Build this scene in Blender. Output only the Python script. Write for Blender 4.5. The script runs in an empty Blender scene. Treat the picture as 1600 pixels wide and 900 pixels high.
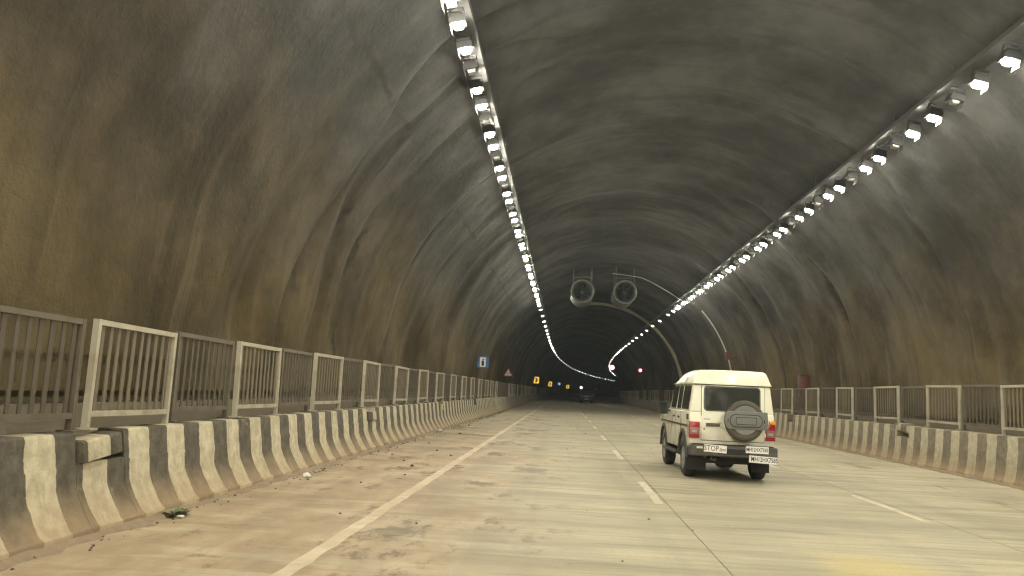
import bpy, bmesh, math, random
import numpy as np
from mathutils import Vector, Matrix
rnd = random.Random(7)
sc = bpy.context.scene
COL = sc.collection
R = math.radians
PI = math.pi

# ------------------------------------------------------------------ camera, sky, sun, exposure
F_PX, W_PX = 1300.0, 1600.0
CAM_H = 1.5
PITCH, YAW, ROLL = R(6.94), R(3.89), R(2.6)
cam_d = bpy.data.cameras.new('camera')
cam = bpy.data.objects.new('camera', cam_d); COL.objects.link(cam)
cam_d.sensor_width = 36.0
cam_d.lens = 36.0 * F_PX / W_PX
cam_d.clip_start = 0.05
cam_d.clip_end = 5000
cam.matrix_world = (Matrix.Translation((0, 0, CAM_H)) @ Matrix.Rotation(YAW, 4, 'Z')
                    @ Matrix.Rotation(PI/2 + PITCH, 4, 'X') @ Matrix.Rotation(ROLL, 4, 'Z'))
sc.camera = cam

world = bpy.data.worlds.new('World'); sc.world = world
world.use_nodes = True
wn = world.node_tree
sky = wn.nodes.new('ShaderNodeTexSky'); sky.sky_type = 'NISHITA'; sky.sun_disc = False
sky.sun_elevation = R(38); sky.sun_rotation = R(20)
wn.links.new(sky.outputs[0], wn.nodes['Background'].inputs[0])
wn.nodes['Background'].inputs[1].default_value = 0.05
sun_d = bpy.data.lights.new('sun', 'SUN'); sun_d.energy = 2.0; sun_d.angle = R(0.5); sun_d.color = (1, .95, .87)
sun = bpy.data.objects.new('sun', sun_d); COL.objects.link(sun)
sun.rotation_euler = Vector((-math.sin(R(20))*math.cos(R(38)), -math.cos(R(20))*math.cos(R(38)), -math.sin(R(38)))).to_track_quat('-Z', 'Y').to_euler()
sun.location = (0, -60, 60)

sc.view_settings.view_transform = 'Standard'
sc.view_settings.look = 'None'
sc.view_settings.exposure = 0.15
sc.view_settings.gamma = 1.0
sc.render.engine = 'CYCLES'
sc.cycles.use_denoising = True
sc.cycles.max_bounces = 7
sc.cycles.diffuse_bounces = 5
sc.cycles.glossy_bounces = 3
sc.cycles.sample_clamp_indirect = 4.0
sc.cycles.filter_width = 1.25
sc.cycles.caustics_reflective = False
sc.cycles.caustics_refractive = False

# ------------------------------------------------------------------ layout numbers (metres)
CX, CZ, RAD = 2.6, 1.7, 8.0          # arch circle centre and radius
FOOT_L, FOOT_R = -4.22, 9.1           # barrier feet
S_BACK, S_END = -60.0, 560.0
BEND, RC = 100.0, 1700.0             # the tunnel bends right from here

def P(s, x, z):
    """tunnel coordinates (along, across, up) -> world"""
    if s <= BEND: return (x, s, z)
    f = (s - BEND) / RC
    return (RC - (RC - x)*math.cos(f), BEND + (RC - x)*math.sin(f), z)
def head(s):
    return 0.0 if s <= BEND else -(s - BEND)/RC

# ------------------------------------------------------------------ materials
def nodes(name):
    m = bpy.data.materials.new(name); m.use_nodes = True
    nt = m.node_tree
    return m, nt, nt.nodes['Principled BSDF']
def N(nt, kind, **kw):
    n = nt.nodes.new('ShaderNode' + kind)
    for k, v in kw.items(): setattr(n, k, v)
    return n
def L(nt, a, b): nt.links.new(a, b)
def mathn(nt, op, a, b=None, c=None):
    n = N(nt, 'Math', operation=op)
    for i, v in enumerate((a, b, c)):
        if v is None: continue
        if isinstance(v, (int, float)): n.inputs[i].default_value = v
        else: L(nt, v, n.inputs[i])
    return n.outputs[0]
def mixc(nt, fac, a, b, mode='MIX'):
    n = N(nt, 'MixRGB', blend_type=mode)
    for i, v in enumerate((fac, a, b)):
        if isinstance(v, (int, float)): n.inputs[i].default_value = v
        elif isinstance(v, tuple): n.inputs[i].default_value = (*v, 1)
        else: L(nt, v, n.inputs[i])
    return n.outputs[0]
def ramp(nt, v, lo, hi, a=0.0, b=1.0):
    n = N(nt, 'MapRange', interpolation_type='SMOOTHSTEP')
    L(nt, v, n.inputs[0])
    for i, x in enumerate((lo, hi, a, b)): n.inputs[i+1].default_value = x
    return n.outputs[0]
def noise(nt, vec, scale, detail=3, rough=.55, sc3=None):
    if sc3:
        mp = N(nt, 'Mapping'); mp.inputs['Scale'].default_value = sc3
        L(nt, vec, mp.inputs[0]); vec = mp.outputs[0]
    n = N(nt, 'TexNoise'); n.inputs['Scale'].default_value = scale
    n.inputs['Detail'].default_value = detail; n.inputs['Roughness'].default_value = rough
    L(nt, vec, n.inputs['Vector'])
    return n.outputs[0]
def bump(nt, bsdf, h, strength, dist):
    b = N(nt, 'Bump'); b.inputs['Strength'].default_value = strength; b.inputs['Distance'].default_value = dist
    L(nt, h, b.inputs['Height']); L(nt, b.outputs[0], bsdf.inputs['Normal'])
def pos(nt): return N(nt, 'NewGeometry').outputs['Position']
def sep(nt, v):
    n = N(nt, 'SeparateXYZ'); L(nt, v, n.inputs[0]); return n.outputs
def objco(nt): return N(nt, 'TexCoord').outputs['Object']

def plain(name, col, rough=.6, metal=0.0, var=.25, scale=6.0, bmp=0.0, dirt=None, coat=0.0):
    """paint, metal, rubber: a base colour broken up by grain and optional dirt patches"""
    m, nt, b = nodes(name)
    co = objco(nt)
    n1 = noise(nt, co, scale, 4)
    dark = tuple(c*(1-var) for c in col); lite = tuple(min(1, c*(1+var*.6)) for c in col)
    c = mixc(nt, n1, dark, lite)
    if dirt:
        n2 = ramp(nt, noise(nt, co, scale*.5, 5, .65), .46, .68, 0, dirt[1])
        c = mixc(nt, n2, c, dirt[0])
    L(nt, c, b.inputs['Base Color'])
    L(nt, ramp(nt, n1, .3, .7, max(.03, rough-.08), min(1, rough+.1)), b.inputs['Roughness'])
    b.inputs['Metallic'].default_value = metal
    if coat: b.inputs['Coat Weight'].default_value = coat; b.inputs['Coat Roughness'].default_value = .1
    if bmp: bump(nt, b, noise(nt, co, scale*4, 4), .5, bmp)
    return m
def glow(name, col, strength, base=(.5, .5, .5)):
    m, nt, b = nodes(name)
    n1 = noise(nt, objco(nt), 9.0, 2)
    L(nt, mixc(nt, n1, tuple(c*.92 for c in col), col), b.inputs['Emission Color'])
    b.inputs['Emission Strength'].default_value = strength
    b.inputs['Base Color'].default_value = (*base, 1)
    return m

SEAMS = ((15.5, .16, True), (17.0, .07, True), (19.3, .05, True), (24.0, .10, True), (35.2, .16, True), (22.0, .08, False), (30.5, .10, False), (41.0, .12, False))
def lining_mat():
    m, nt, b = nodes('sprayed_concrete')
    uv = N(nt, 'UVMap').outputs[0]                  # metres: along the tunnel, round the arch
    p = pos(nt); z = sep(nt, p)[2]; x = sep(nt, p)[0]
    blot = noise(nt, uv, .22, 5, .6)
    streak = noise(nt, uv, 1.0, 5, .65, (1.1, .10, 1))
    fine = noise(nt, p, 9.0, 4, .65)
    grey = mixc(nt, ramp(nt, blot, .35, .68), (.050, .0515, .053), (.122, .124, .126))
    olive = mixc(nt, ramp(nt, blot, .35, .66), (.050, .037, .015), (.150, .117, .060))
    hz = mathn(nt, 'ADD', z, mathn(nt, 'MULTIPLY', mathn(nt, 'SUBTRACT', noise(nt, uv, .35, 3), .5), 5.0))
    c = mixc(nt, ramp(nt, hz, 2.2, 7.6), olive, grey)
    c = mixc(nt, ramp(nt, streak, .48, .76, 0, .55), c, (.028, .025, .020))       # wet and soot runs
    st2 = noise(nt, uv, 1.0, 4, .6, (1.7, .13, 1))
    lowz = ramp(nt, z, 2.0, 6.5, 1, .15)
    c = mixc(nt, mathn(nt, 'MULTIPLY', ramp(nt, st2, .52, .74, 0, .42), lowz), c, (.23, .20, .135))  # pale lime runs
    st3 = noise(nt, uv, 1.0, 4, .7, (2.6, .20, 1))
    c = mixc(nt, mathn(nt, 'MULTIPLY', ramp(nt, st3, .55, .72, 0, .5), lowz), c, (.075, .058, .035))
    lump = noise(nt, p, 1.7, 6, .68)
    c = mixc(nt, ramp(nt, lump, .36, .52, .28, 0), c, mixc(nt, .6, c, (.02, .018, .012)))
    c = mixc(nt, ramp(nt, lump, .52, .70, 0, .18), c, mixc(nt, .6, c, (.26, .23, .16)))
    c = mixc(nt, ramp(nt, fine, .3, .75, 0, .15), c, mixc(nt, .5, c, (.09, .08, .06)))
    # open seams across the lining, dark with seepage
    sx = sep(nt, uv)[0]
    sw = mathn(nt, 'ADD', sx, mathn(nt, 'MULTIPLY', mathn(nt, 'SUBTRACT', noise(nt, uv, .55, 4, .65), .5), 1.5))
    brk = ramp(nt, noise(nt, uv, .6, 3), .42, .56, .15, 1)
    for s0, wd, left in SEAMS:
        dd = mathn(nt, 'ABSOLUTE', mathn(nt, 'SUBTRACT', sw, s0))
        sd = ramp(nt, x, .2, 1.2, 1, 0) if left else ramp(nt, x, 5, 6, 0, 1)
        k = mathn(nt, 'MULTIPLY', mathn(nt, 'MULTIPLY', ramp(nt, dd, wd*.1, wd*3.6, .72, 0), brk), mathn(nt, 'MULTIPLY', sd, ramp(nt, z, 6.6, 7.8, 1, 0)))
        c = mixc(nt, k, c, (.020, .018, .014))
    # old construction joint running along the left haunch
    s = sep(nt, uv)
    w = mathn(nt, 'ADD', s[1], mathn(nt, 'MULTIPLY', mathn(nt, 'SUBTRACT', noise(nt, uv, 1.1, 3), .5), .5))
    d = mathn(nt, 'ABSOLUTE', mathn(nt, 'SUBTRACT', w, JOINT_ARC))
    c = mixc(nt, mathn(nt, 'MULTIPLY', ramp(nt, d, .02, .10, .62, 0), ramp(nt, noise(nt, uv, .5, 3), .4, .55, .25, 1)), c, (.05, .045, .04))
    L(nt, c, b.inputs['Base Color'])
    b.inputs['Roughness'].default_value = .9
    b.inputs['Specular IOR Level'].default_value = .2
    h = mathn(nt, 'ADD', mathn(nt, 'MULTIPLY', noise(nt, p, 2.4, 6, .7), 1.0), mathn(nt, 'MULTIPLY', fine, .45))
    bump(nt, b, h, .5, .08)
    return m

def road_mat():
    m, nt, b = nodes('dusty_concrete_road')
    p = pos(nt); s = sep(nt, p)
    n1 = noise(nt, p, .35, 5, .6)
    trans = noise(nt, p, 1.0, 4, .6, (.16, 1.25, 1))          # transverse brushing and laying bands
    trans2 = noise(nt, p, 1.0, 3, .6, (.6, 9.0, 1))
    fine = noise(nt, p, 22.0, 3, .6)
    c = mixc(nt, ramp(nt, n1, .3, .7), (.39, .355, .245), (.52, .475, .335))
    c = mixc(nt, ramp(nt, trans, .42, .66, 0, .55), c, (.235, .215, .14))
    c = mixc(nt, ramp(nt, trans2, .46, .66, 0, .40), c, (.27, .25, .17))
    # warm dust drifted over the left shoulder and into the first lane
    e = mathn(nt, 'ADD', s[0], mathn(nt, 'MULTIPLY', mathn(nt, 'SUBTRACT', noise(nt, p, .3, 4, .6), .5), 3.6))
    dust = mixc(nt, ramp(nt, noise(nt, p, .9, 5, .65, (1, .45, 1)), .35, .68), (.28, .205, .128), (.49, .375, .25))
    fy = ramp(nt, s[1], 10, 55, .9, .25)
    c = mixc(nt, mathn(nt, 'MULTIPLY', ramp(nt, e, -2.0, .6, 1.0, 0), fy), c, dust)
    # mud patches and rubber marks
    mud = noise(nt, p, 1.0, 6, .72, (.95, .42, 1))
    mz = ramp(nt, s[0], -1.2, .8, 1, .05)
    c = mixc(nt, mathn(nt, 'MULTIPLY', ramp(nt, mud, .53, .62, 0, .8), mz), c, (.125, .09, .055))
    mz2 = ramp(nt, s[0], 5.6, 6.8, 0, .8)
    c = mixc(nt, mathn(nt, 'MULTIPLY', ramp(nt, noise(nt, p, 1.0, 6, .7, (1.6, .3, 1)), .55, .66, 0, .7), mz2), c, (.16, .13, .085))
    br = noise(nt, p, 1.0, 5, .7, (.35, 3.2, 1))
    c = mixc(nt, ramp(nt, br, .54, .66, 0, .45), c, (.20, .175, .105))
    lt = noise(nt, p, 1.0, 4, .65, (.5, 1.9, 1.7))
    c = mixc(nt, ramp(nt, lt, .52, .68, 0, .35), c, (.57, .53, .38))
    # tyre lanes slightly darker
    wv = noise(nt, p, 1.0, 2, .5, (1.5, .02, 1))
    c = mixc(nt, ramp(nt, wv, .5, .68, 0, .22), c, (.22, .205, .15))
    # irregular yellow patch on the second lane
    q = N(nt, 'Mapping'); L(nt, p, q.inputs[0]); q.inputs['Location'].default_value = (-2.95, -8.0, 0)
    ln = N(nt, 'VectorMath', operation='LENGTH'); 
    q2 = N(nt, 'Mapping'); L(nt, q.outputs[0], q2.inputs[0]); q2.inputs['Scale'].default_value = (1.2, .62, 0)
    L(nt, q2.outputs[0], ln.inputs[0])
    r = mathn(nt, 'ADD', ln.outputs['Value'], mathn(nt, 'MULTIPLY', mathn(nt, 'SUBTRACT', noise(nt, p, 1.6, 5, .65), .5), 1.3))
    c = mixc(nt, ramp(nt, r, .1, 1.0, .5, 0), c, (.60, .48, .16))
    c = mixc(nt, ramp(nt, fine, .35, .8, 0, .22), c, (.22, .2, .14))
    L(nt, c, b.inputs['Base Color'])
    L(nt, ramp(nt, n1, .3, .7, .62, .8), b.inputs['Roughness'])
    b.inputs['Specular IOR Level'].default_value = .3
    bump(nt, b, mathn(nt, 'ADD', fine, mathn(nt, 'MULTIPLY', trans2, .6)), .35, .006)
    return m

def barrier_mat(stripes=True, faded=False):
    m, nt, b = nodes('faded_barrier_paint' if faded else 'striped_barrier_paint' if stripes else 'bare_barrier_concrete')
    p = pos(nt); s = sep(nt, p)
    n1 = noise(nt, p, 2.2, 5, .65); n2 = noise(nt, p, 7.0, 5, .65)
    white = mixc(nt, ramp(nt, n2, .3, .72), (.36, .32, .22), (.54, .49, .35))
    black = mixc(nt, ramp(nt, n2, .3, .72), (.058, .052, .038), (.118, .105, .075))
    if faded:
        white = mixc(nt, ramp(nt, n2, .3, .72), (.32, .285, .20), (.45, .405, .29))
        black = mixc(nt, ramp(nt, n2, .3, .72), (.125, .106, .074), (.195, .168, .118))
    conc = mixc(nt, ramp(nt, n1, .3, .7), (.27, .25, .19), (.42, .39, .30))
    if stripes:
        wob = mathn(nt, 'MULTIPLY', mathn(nt, 'SUBTRACT', noise(nt, p, 3.0, 4, .65), .5), .10)
        ph = mathn(nt, 'FRACT', mathn(nt, 'DIVIDE', mathn(nt, 'ADD', mathn(nt, 'ADD', s[1], wob), .14), .84))
        st = ramp(nt, mathn(nt, 'PINGPONG', ph, .5), .243, .257)
        c = mixc(nt, st, black, white)
        c = mixc(nt, ramp(nt, noise(nt, p, 4.0, 6, .7), .60, .72, 0, .5), c, conc)     # chipped paint
    else:
        c = conc
    zz = mathn(nt, 'ADD', s[2], mathn(nt, 'MULTIPLY', mathn(nt, 'SUBTRACT', n1, .5), .45))
    dust = mixc(nt, n2, (.30, .205, .115), (.42, .31, .18))
    c = mixc(nt, ramp(nt, zz, .02, .52, .62, 0), c, dust)          # road dust thrown on the foot
    c = mixc(nt, ramp(nt, noise(nt, p, 1.0, 5, .7, (2, 5.5, .7)), .55, .72, 0, .4), c, (.15, .115, .07))
    L(nt, c, b.inputs['Base Color'])
    b.inputs['Roughness'].default_value = .8
    b.inputs['Specular IOR Level'].default_value = .3
    bump(nt, b, mathn(nt, 'ADD', n2, noise(nt, p, 30, 3)), .4, .012)
    return m

def marking_mat(dusty=0.0):
    m, nt, b = nodes('dusty_edge_paint' if dusty else 'worn_road_paint')
    p = pos(nt)
    n1 = noise(nt, p, 5.0, 6, .7); n2 = noise(nt, p, 1.2, 4, .6)
    c = mixc(nt, ramp(nt, n2, .3, .7), (.53, .48, .35), (.70, .65, .49))
    c = mixc(nt, ramp(nt, n1, .48, .66, 0, .62), c, (.38, .335, .225))
    if dusty: c = mixc(nt, mathn(nt, 'MULTIPLY', ramp(nt, noise(nt, p, .8, 5, .65), .3, .65, .2, 1), dusty), c, (.44, .34, .215))
    L(nt, c, b.inputs['Base Color']); b.inputs['Roughness'].default_value = .7
    return m

JOINT_ARC = RAD * math.atan2(6.8 - CZ, CX + 3.4)

M = {}
M['lining'] = lining_mat()
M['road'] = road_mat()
M['stripe'] = barrier_mat(True)
M['faded'] = barrier_mat(True, True)
M['bare'] = barrier_mat(False)
M['mark'] = marking_mat(); M['edge'] = marking_mat(.75)
M['dark_gap'] = plain('dark_joint', (.03, .027, .022), .9)
M['walk'] = plain('walkway_concrete', (.20, .17, .115), .9, var=.4, scale=1.5, bmp=.01)
M['galv'] = plain('pale_galvanised', (.50, .465, .36), .5, .25, dirt=((.26, .2, .12), .6), scale=5)
M['rust'] = plain('brown_grey_rail_paint', (.135, .115, .082), .6, .1, dirt=((.09, .065, .04), .6), scale=5)
M['bar'] = plain('dusty_bar', (.175, .148, .10), .6, .1, dirt=((.13, .1, .065), .6), scale=5)
M['barD'] = plain('dusty_dark_bar', (.095, .08, .056), .6, .1, dirt=((.08, .06, .04), .6), scale=5)
M['ring'] = plain('pale_ring_band', (.52, .475, .35), .85, var=.35, scale=.8, bmp=.01)
M['tray'] = plain('galvanised_tray', (.10, .102, .10), .55, .3, scale=3)
M['lamp_body'] = plain('lamp_housing_grey', (.055, .055, .054), .5, .4, scale=8)
M['off_lens'] = plain('unlit_lens', (.32, .32, .30), .25, scale=12)
LAMP = 640.0
lampcol = (1.0, .935, .77)
M['lens1'] = glow('lit_lens_bright', lampcol, LAMP)
M['lens2'] = glow('lit_lens_mid', lampcol, LAMP*.72)
M['lens3'] = glow('lit_lens_dim', lampcol, LAMP*.42)
M['lens5'] = glow('lit_lens_bend', (1.0, .96, .86), LAMP*.035)
M['lens4'] = glow('lit_lens_far', (.96, 1.0, .97), LAMP*.05)
M['fan'] = plain('fan_casing_grey', (.15, .16, .15), .5, .4, scale=3, dirt=((.12, .11, .09), .6))
M['fan_dark'] = plain('fan_inner_dark', (.05, .055, .055), .6, .2)
M['fan_lip'] = plain('fan_lip', (.20, .21, .19), .5, .2, scale=3)
M['steel'] = plain('dull_steel', (.13, .13, .122), .5, .6, scale=5)
M['pipe'] = plain('pale_conduit', (.62, .62, .58), .4, .3, scale=4)
M['red'] = plain('red_cabinet_paint', (.115, .026, .021), .45, dirt=((.12, .06, .04), .5), scale=4)
M['red_dk'] = plain('dull_red_box', (.09, .024, .02), .5, scale=6)
M['white'] = plain('white_sign_face', (.86, .86, .83), .45, var=.08)
M['blue'] = plain('blue_sign_face', (.03, .16, .42), .45, var=.15)
M['blk'] = plain('black_print', (.015, .014, .013), .6)
M['sgn_red'] = plain('red_sign_border', (.55, .02, .03), .45)
M['sgn_back'] = plain('sign_back_metal', (.3, .3, .29), .5, .5)
M['glow_white'] = glow('retro_glow_white', (1, 1, 1), .65, (.7, .7, .7))  # white face glow imitating returned headlight beam
M['glow_blue'] = glow('retro_glow_blue', (.10, .40, .80), .55, (.05, .2, .5))  # added glow stands in for headlights on the blue round sign
M['glow_yellow'] = glow('retro_glow_yellow', (1, .66, .09), .85, (.6, .4, .05))  # chevron faces emit a little in place of reflected headlight light
M['lit_pink'] = glow('signal_lens', (1.0, .72, .80), 5.0)
M['lit_red'] = glow('signal_rim', (.9, .05, .18), .8, (.4, .02, .04))
M['glow_bluewhite'] = glow('retro_glow_blue_white', (.5, .8, 1.0), .7, (.3, .5, .7))  # centre of the blue sign, same added headlight glow
M['glow_disc'] = glow('added_glow_disc', (.95, 1, .98), 2.2)  # emission added to brighten the far round sign face
M['stone'] = plain('loose_stone', (.10, .075, .05), .9, var=.4, scale=20, bmp=.01)
M['litter'] = plain('crumpled_litter', (.72, .70, .63), .6, var=.2, scale=20)
M['leaf'] = plain('weed_leaf', (.12, .15, .065), .6, var=.4, scale=25)
M['rubble'] = plain('rubble', (.26, .2, .13), .95, var=.4, scale=9, bmp=.02)

# ------------------------------------------------------------------ mesh helpers
class MB:
    def __init__(self): self.v = []; self.f = []; self.mi = []; self.cur = 0
    def add(self, vs, fs):
        o = len(self.v); self.v += [tuple(p) for p in vs]
        self.f += [tuple(i + o for i in f) for f in fs]; self.mi += [self.cur]*len(fs); return self
    def box(self, x0, x1, y0, y1, z0, z1, mat=None):
        vs = [(x, y, z) for z in (z0, z1) for y in (y0, y1) for x in (x0, x1)]
        if mat is not None: vs = [tuple(mat @ Vector(p)) for p in vs]
        return self.add(vs, [(0, 2, 3, 1), (4, 5, 7, 6), (0, 1, 5, 4), (2, 6, 7, 3), (0, 4, 6, 2), (1, 3, 7, 5)])
    def tube(self, pts, r, n=8, cap=True):
        pts = [Vector(p) for p in pts]; vs = []; fs = []
        for i, p in enumerate(pts):
            t = (pts[min(i+1, len(pts)-1)] - pts[max(i-1, 0)]).normalized()
            a = t.cross(Vector((0, 0, 1)))
            if a.length < .05: a = t.cross(Vector((1, 0, 0)))
            a.normalize(); b = a.cross(t)
            rr = r[i] if isinstance(r, (list, tuple)) else r
            for k in range(n):
                q = 2*PI*k/n; vs.append(p + a*math.cos(q)*rr + b*math.sin(q)*rr)
        for i in range(len(pts)-1):
            for k in range(n):
                k2 = (k+1) % n; fs.append((i*n+k, i*n+k2, (i+1)*n+k2, (i+1)*n+k))
        if cap: fs.append(tuple(range(n-1, -1, -1))); fs.append(tuple((len(pts)-1)*n+k for k in range(n)))
        return self.add(vs, fs)
    def lathe(self, prof, axis='y', c=(0, 0, 0), n=24, closed=False):
        """prof = (radius, along-axis) pairs"""
        vs = []; fs = []
        for (r, a) in prof:
            for k in range(n):
                q = 2*PI*k/n
                if axis == 'y': vs.append((c[0]+r*math.cos(q), c[1]+a, c[2]+r*math.sin(q)))
                elif axis == 'x': vs.append((c[0]+a, c[1]+r*math.cos(q), c[2]+r*math.sin(q)))
                else: vs.append((c[0]+r*math.cos(q), c[1]+r*math.sin(q), c[2]+a))
        m = len(prof)
        for i in range(m if closed else m-1):
            j = (i+1) % m
            for k in range(n):
                k2 = (k+1) % n; fs.append((i*n+k, i*n+k2, j*n+k2, j*n+k))
        if not closed:
            fs.append(tuple(range(n-1, -1, -1))); fs.append(tuple((m-1)*n+k for k in range(n)))
        return self.add(vs, fs)
    def prism(self, poly, a0, a1, axis='x'):
        """extrude a 2-D outline; axis x: (y,z) outline, axis y: (x,z), axis z: (x,y)"""
        n = len(poly)
        def pt(p, a): return {'x': (a, p[0], p[1]), 'y': (p[0], a, p[1]), 'z': (p[0], p[1], a)}[axis]
        vs = [pt(p, a0) for p in poly] + [pt(p, a1) for p in poly]
        fs = [tuple(range(n-1, -1, -1)), tuple(range(n, 2*n))]
        fs += [(i, (i+1) % n, n+(i+1) % n, n+i) for i in range(n)]
        return self.add(vs, fs)
    def loft(self, rings, cap=True, closed=True):
        n = len(rings[0]); vs = [p for r in rings for p in r]; fs = []
        for i in range(len(rings)-1):
            for k in range(n if closed else n-1):
                k2 = (k+1) % n; fs.append((i*n+k, i*n+k2, (i+1)*n+k2, (i+1)*n+k))
        if cap: fs.append(tuple(range(n-1, -1, -1))); fs.append(tuple((len(rings)-1)*n+k for k in range(n)))
        return self.add(vs, fs)
    def mesh(self, name, mats, bevel=0, seg=2, smooth=False, angle=35, fix=True):
        me = bpy.data.meshes.new(name); me.from_pydata(self.v, [], self.f)
        if not isinstance(mats, (list, tuple)): mats = [mats]
        for m in mats: me.materials.append(m)
        me.polygons.foreach_set('material_index', self.mi)
        if fix or bevel:
            bm = bmesh.new(); bm.from_mesh(me)
            if fix: bmesh.ops.recalc_face_normals(bm, faces=bm.faces)
            if bevel:
                es = [e for e in bm.edges if len(e.link_faces) == 2 and e.calc_face_angle(0) > R(28)]
                bmesh.ops.bevel(bm, geom=es, offset=bevel, segments=seg, affect='EDGES', profile=.6, clamp_overlap=True)
            bm.to_mesh(me); bm.free()
        if smooth or bevel:
            me.shade_smooth(); me.set_sharp_from_angle(angle=R(angle))
        return me

def wloc(o):
    l = Vector(o.location)
    while o.parent: o = o.parent; l += Vector(o.location)
    return l
def link(name, me, parent=None, loc=None, rot=None):
    o = bpy.data.objects.new(name, me); COL.objects.link(o)
    if parent: o.parent = parent
    if loc is not None: o.location = loc
    if rot is not None: o.rotation_euler = rot
    return o
def build(mb, name, mats, parent=None, world=True, **kw):
    """world=True: vertices are world coordinates and the origin moves to the foot of the piece"""
    if world:
        a = np.array(mb.v, dtype=float)
        base = Vector(((a[:, 0].min()+a[:, 0].max())/2, (a[:, 1].min()+a[:, 1].max())/2, a[:, 2].min()))
        mb.v = [tuple(p) for p in (a - np.array(base))]
        me = mb.mesh(name, mats, **kw)
        loc = base - (wloc(parent) if parent else Vector((0, 0, 0)))
        return link(name, me, parent, loc)
    return link(name, mb.mesh(name, mats, **kw), parent)
def empty(name, loc, rz=0):
    o = bpy.data.objects.new(name, None); COL.objects.link(o)
    o.location = loc; o.rotation_euler = (0, 0, rz); o.empty_display_size = .2
    return o
def tag(o, label, cat, group=None):
    o['label'] = label; o['category'] = cat
    if group: o['group'] = group
    return o
def structure(o): o['kind'] = 'structure'; return o
def sweep(prof, stations, closed=True, cap=True):
    mb = MB(); mb.loft([[P(s, x, z) for (x, z) in prof] for s in stations], cap=cap, closed=closed); return mb
def stations(a, b, step):
    n = max(1, int(round((b-a)/step))); return [a + (b-a)*i/n for i in range(n+1)]
def text_mesh(body, size, mat, name, shear=0, align='CENTER'):
    cu = bpy.data.curves.new(name, 'FONT'); cu.body = body; cu.size = size; cu.align_x = align; cu.align_y = 'CENTER'
    cu.shear = shear; cu.offset = size*.012; cu.extrude = .0008; cu.resolution_u = 2
    o = bpy.data.objects.new(name, cu); COL.objects.link(o)
    dg = bpy.context.evaluated_depsgraph_get(); dg.update()
    me = bpy.data.meshes.new_from_object(o.evaluated_get(dg))
    bpy.data.objects.remove(o); bpy.data.curves.remove(cu)
    me.materials.clear(); me.materials.append(mat)
    return me

# smooth lattice noise for the sprayed concrete folds
class Lat:
    def __init__(self, seed, nu=4096, nv=128):
        self.g = np.random.RandomState(seed).rand(nu, nv); self.nu = nu; self.nv = nv
    def __call__(self, u, v):
        iu = np.floor(u).astype(int); iv = np.floor(v).astype(int)
        fu = u-iu; fv = v-iv; fu = fu*fu*(3-2*fu); fv = fv*fv*(3-2*fv)
        g = lambda a, b: self.g[a % self.nu, b % self.nv]
        return ((g(iu, iv)*(1-fu)+g(iu+1, iv)*fu)*(1-fv)+(g(iu, iv+1)*(1-fu)+g(iu+1, iv+1)*fu)*fv) - .5

# ------------------------------------------------------------------ tunnel lining
def make_lining():
    ss = list(np.arange(S_BACK, 4, .8)) + list(np.arange(4, 60, .16)) + list(np.arange(60, 130, .4)) + list(np.arange(130, S_END+1, 1.6))
    ss = np.array(ss)
    a0 = math.asin((1.27-CZ)/RAD)              # arch starts above the plinth groove
    na = 120
    th = np.linspace(PI-a0, a0, na+1)          # from the left wall over the crown to the right wall
    arc = RAD*(PI-th)
    S, A = np.meshgrid(ss, arc, indexing='ij')
    n1, n2, n3, n4 = Lat(1), Lat(2), Lat(3), Lat(4)
    d = n1(S*.42+50+n4(S*.2+9, A*.3)*1.2, A*.10)*.30 + n2(S*1.05+90, A*.22)*.15 + n3(S*2.6+200, A*1.5)*.045 + n4(S*.9+300, A*.8)*.09
    for s0, wd, left in SEAMS:      # the seams are steps in the sprayed concrete
        side = np.clip((CX-1.5-(CX+RAD*np.cos(th)[None, :]))/2, 0, 1) if left else np.clip(((CX+RAD*np.cos(th)[None, :])-CX-2.5)/2, 0, 1)
        q = S - s0 + n4(A*.5+s0, A*.0+3)*.9
        d = d + side*wd*(1.3*np.exp(-(q/.22)**2) - 1.5*np.exp(-((q+.8)/.6)**2))
    ends = np.minimum(A-arc[0], arc[-1]-A); d *= np.clip(ends/1.0, 0, 1)
    rr = RAD + d
    X = CX + rr*np.cos(th)[None, :]; Z = CZ + rr*np.sin(th)[None, :]
    F = np.maximum(S-BEND, 0)/RC
    WX = np.where(S <= BEND, X, RC-(RC-X)*np.cos(F)); WY = np.where(S <= BEND, S, BEND+(RC-X)*np.sin(F))
    v = np.stack([WX, WY, Z], -1).reshape(-1, 3)
    ns = len(ss); i, j = np.meshgrid(np.arange(ns-1), np.arange(na), indexing='ij')
    q = np.stack([i*(na+1)+j, i*(na+1)+j+1, (i+1)*(na+1)+j+1, (i+1)*(na+1)+j], -1).reshape(-1, 4)
    me = bpy.data.meshes.new('tunnel_lining')
    me.from_pydata(v.tolist(), [], q.tolist())
    uvl = me.uv_layers.new(name='UVMap')
    uvv = np.stack([S, A], -1).reshape(-1, 2)
    uvl.data.foreach_set('uv', uvv[q.reshape(-1)].reshape(-1))
    me.materials.append(M['lining']); me.shade_smooth()
    o = structure(link('tunnel_lining', me))
    return o
lining = make_lining()
def arch(s, deg, r): return P(s, CX + r*math.cos(R(deg)), CZ + r*math.sin(R(deg)))
# pale ring band of the lining further in
mb = MB()
for (sa, wid) in ((75.0, .55),):
    rings = []
    for k in range(61):
        dg = -1 + 98*k/60
        w = wid*(1 if dg < 70 else 1-.75*(dg-70)/27)
        rings.append([arch(sa-w/2, dg, RAD-.30), arch(sa+w/2, dg, RAD-.30), arch(sa+w/2, dg, RAD+.1), arch(sa-w/2, dg, RAD+.1)])
    mb.loft(rings)
build(mb, 'ring_band', M['ring'], lining)
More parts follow.
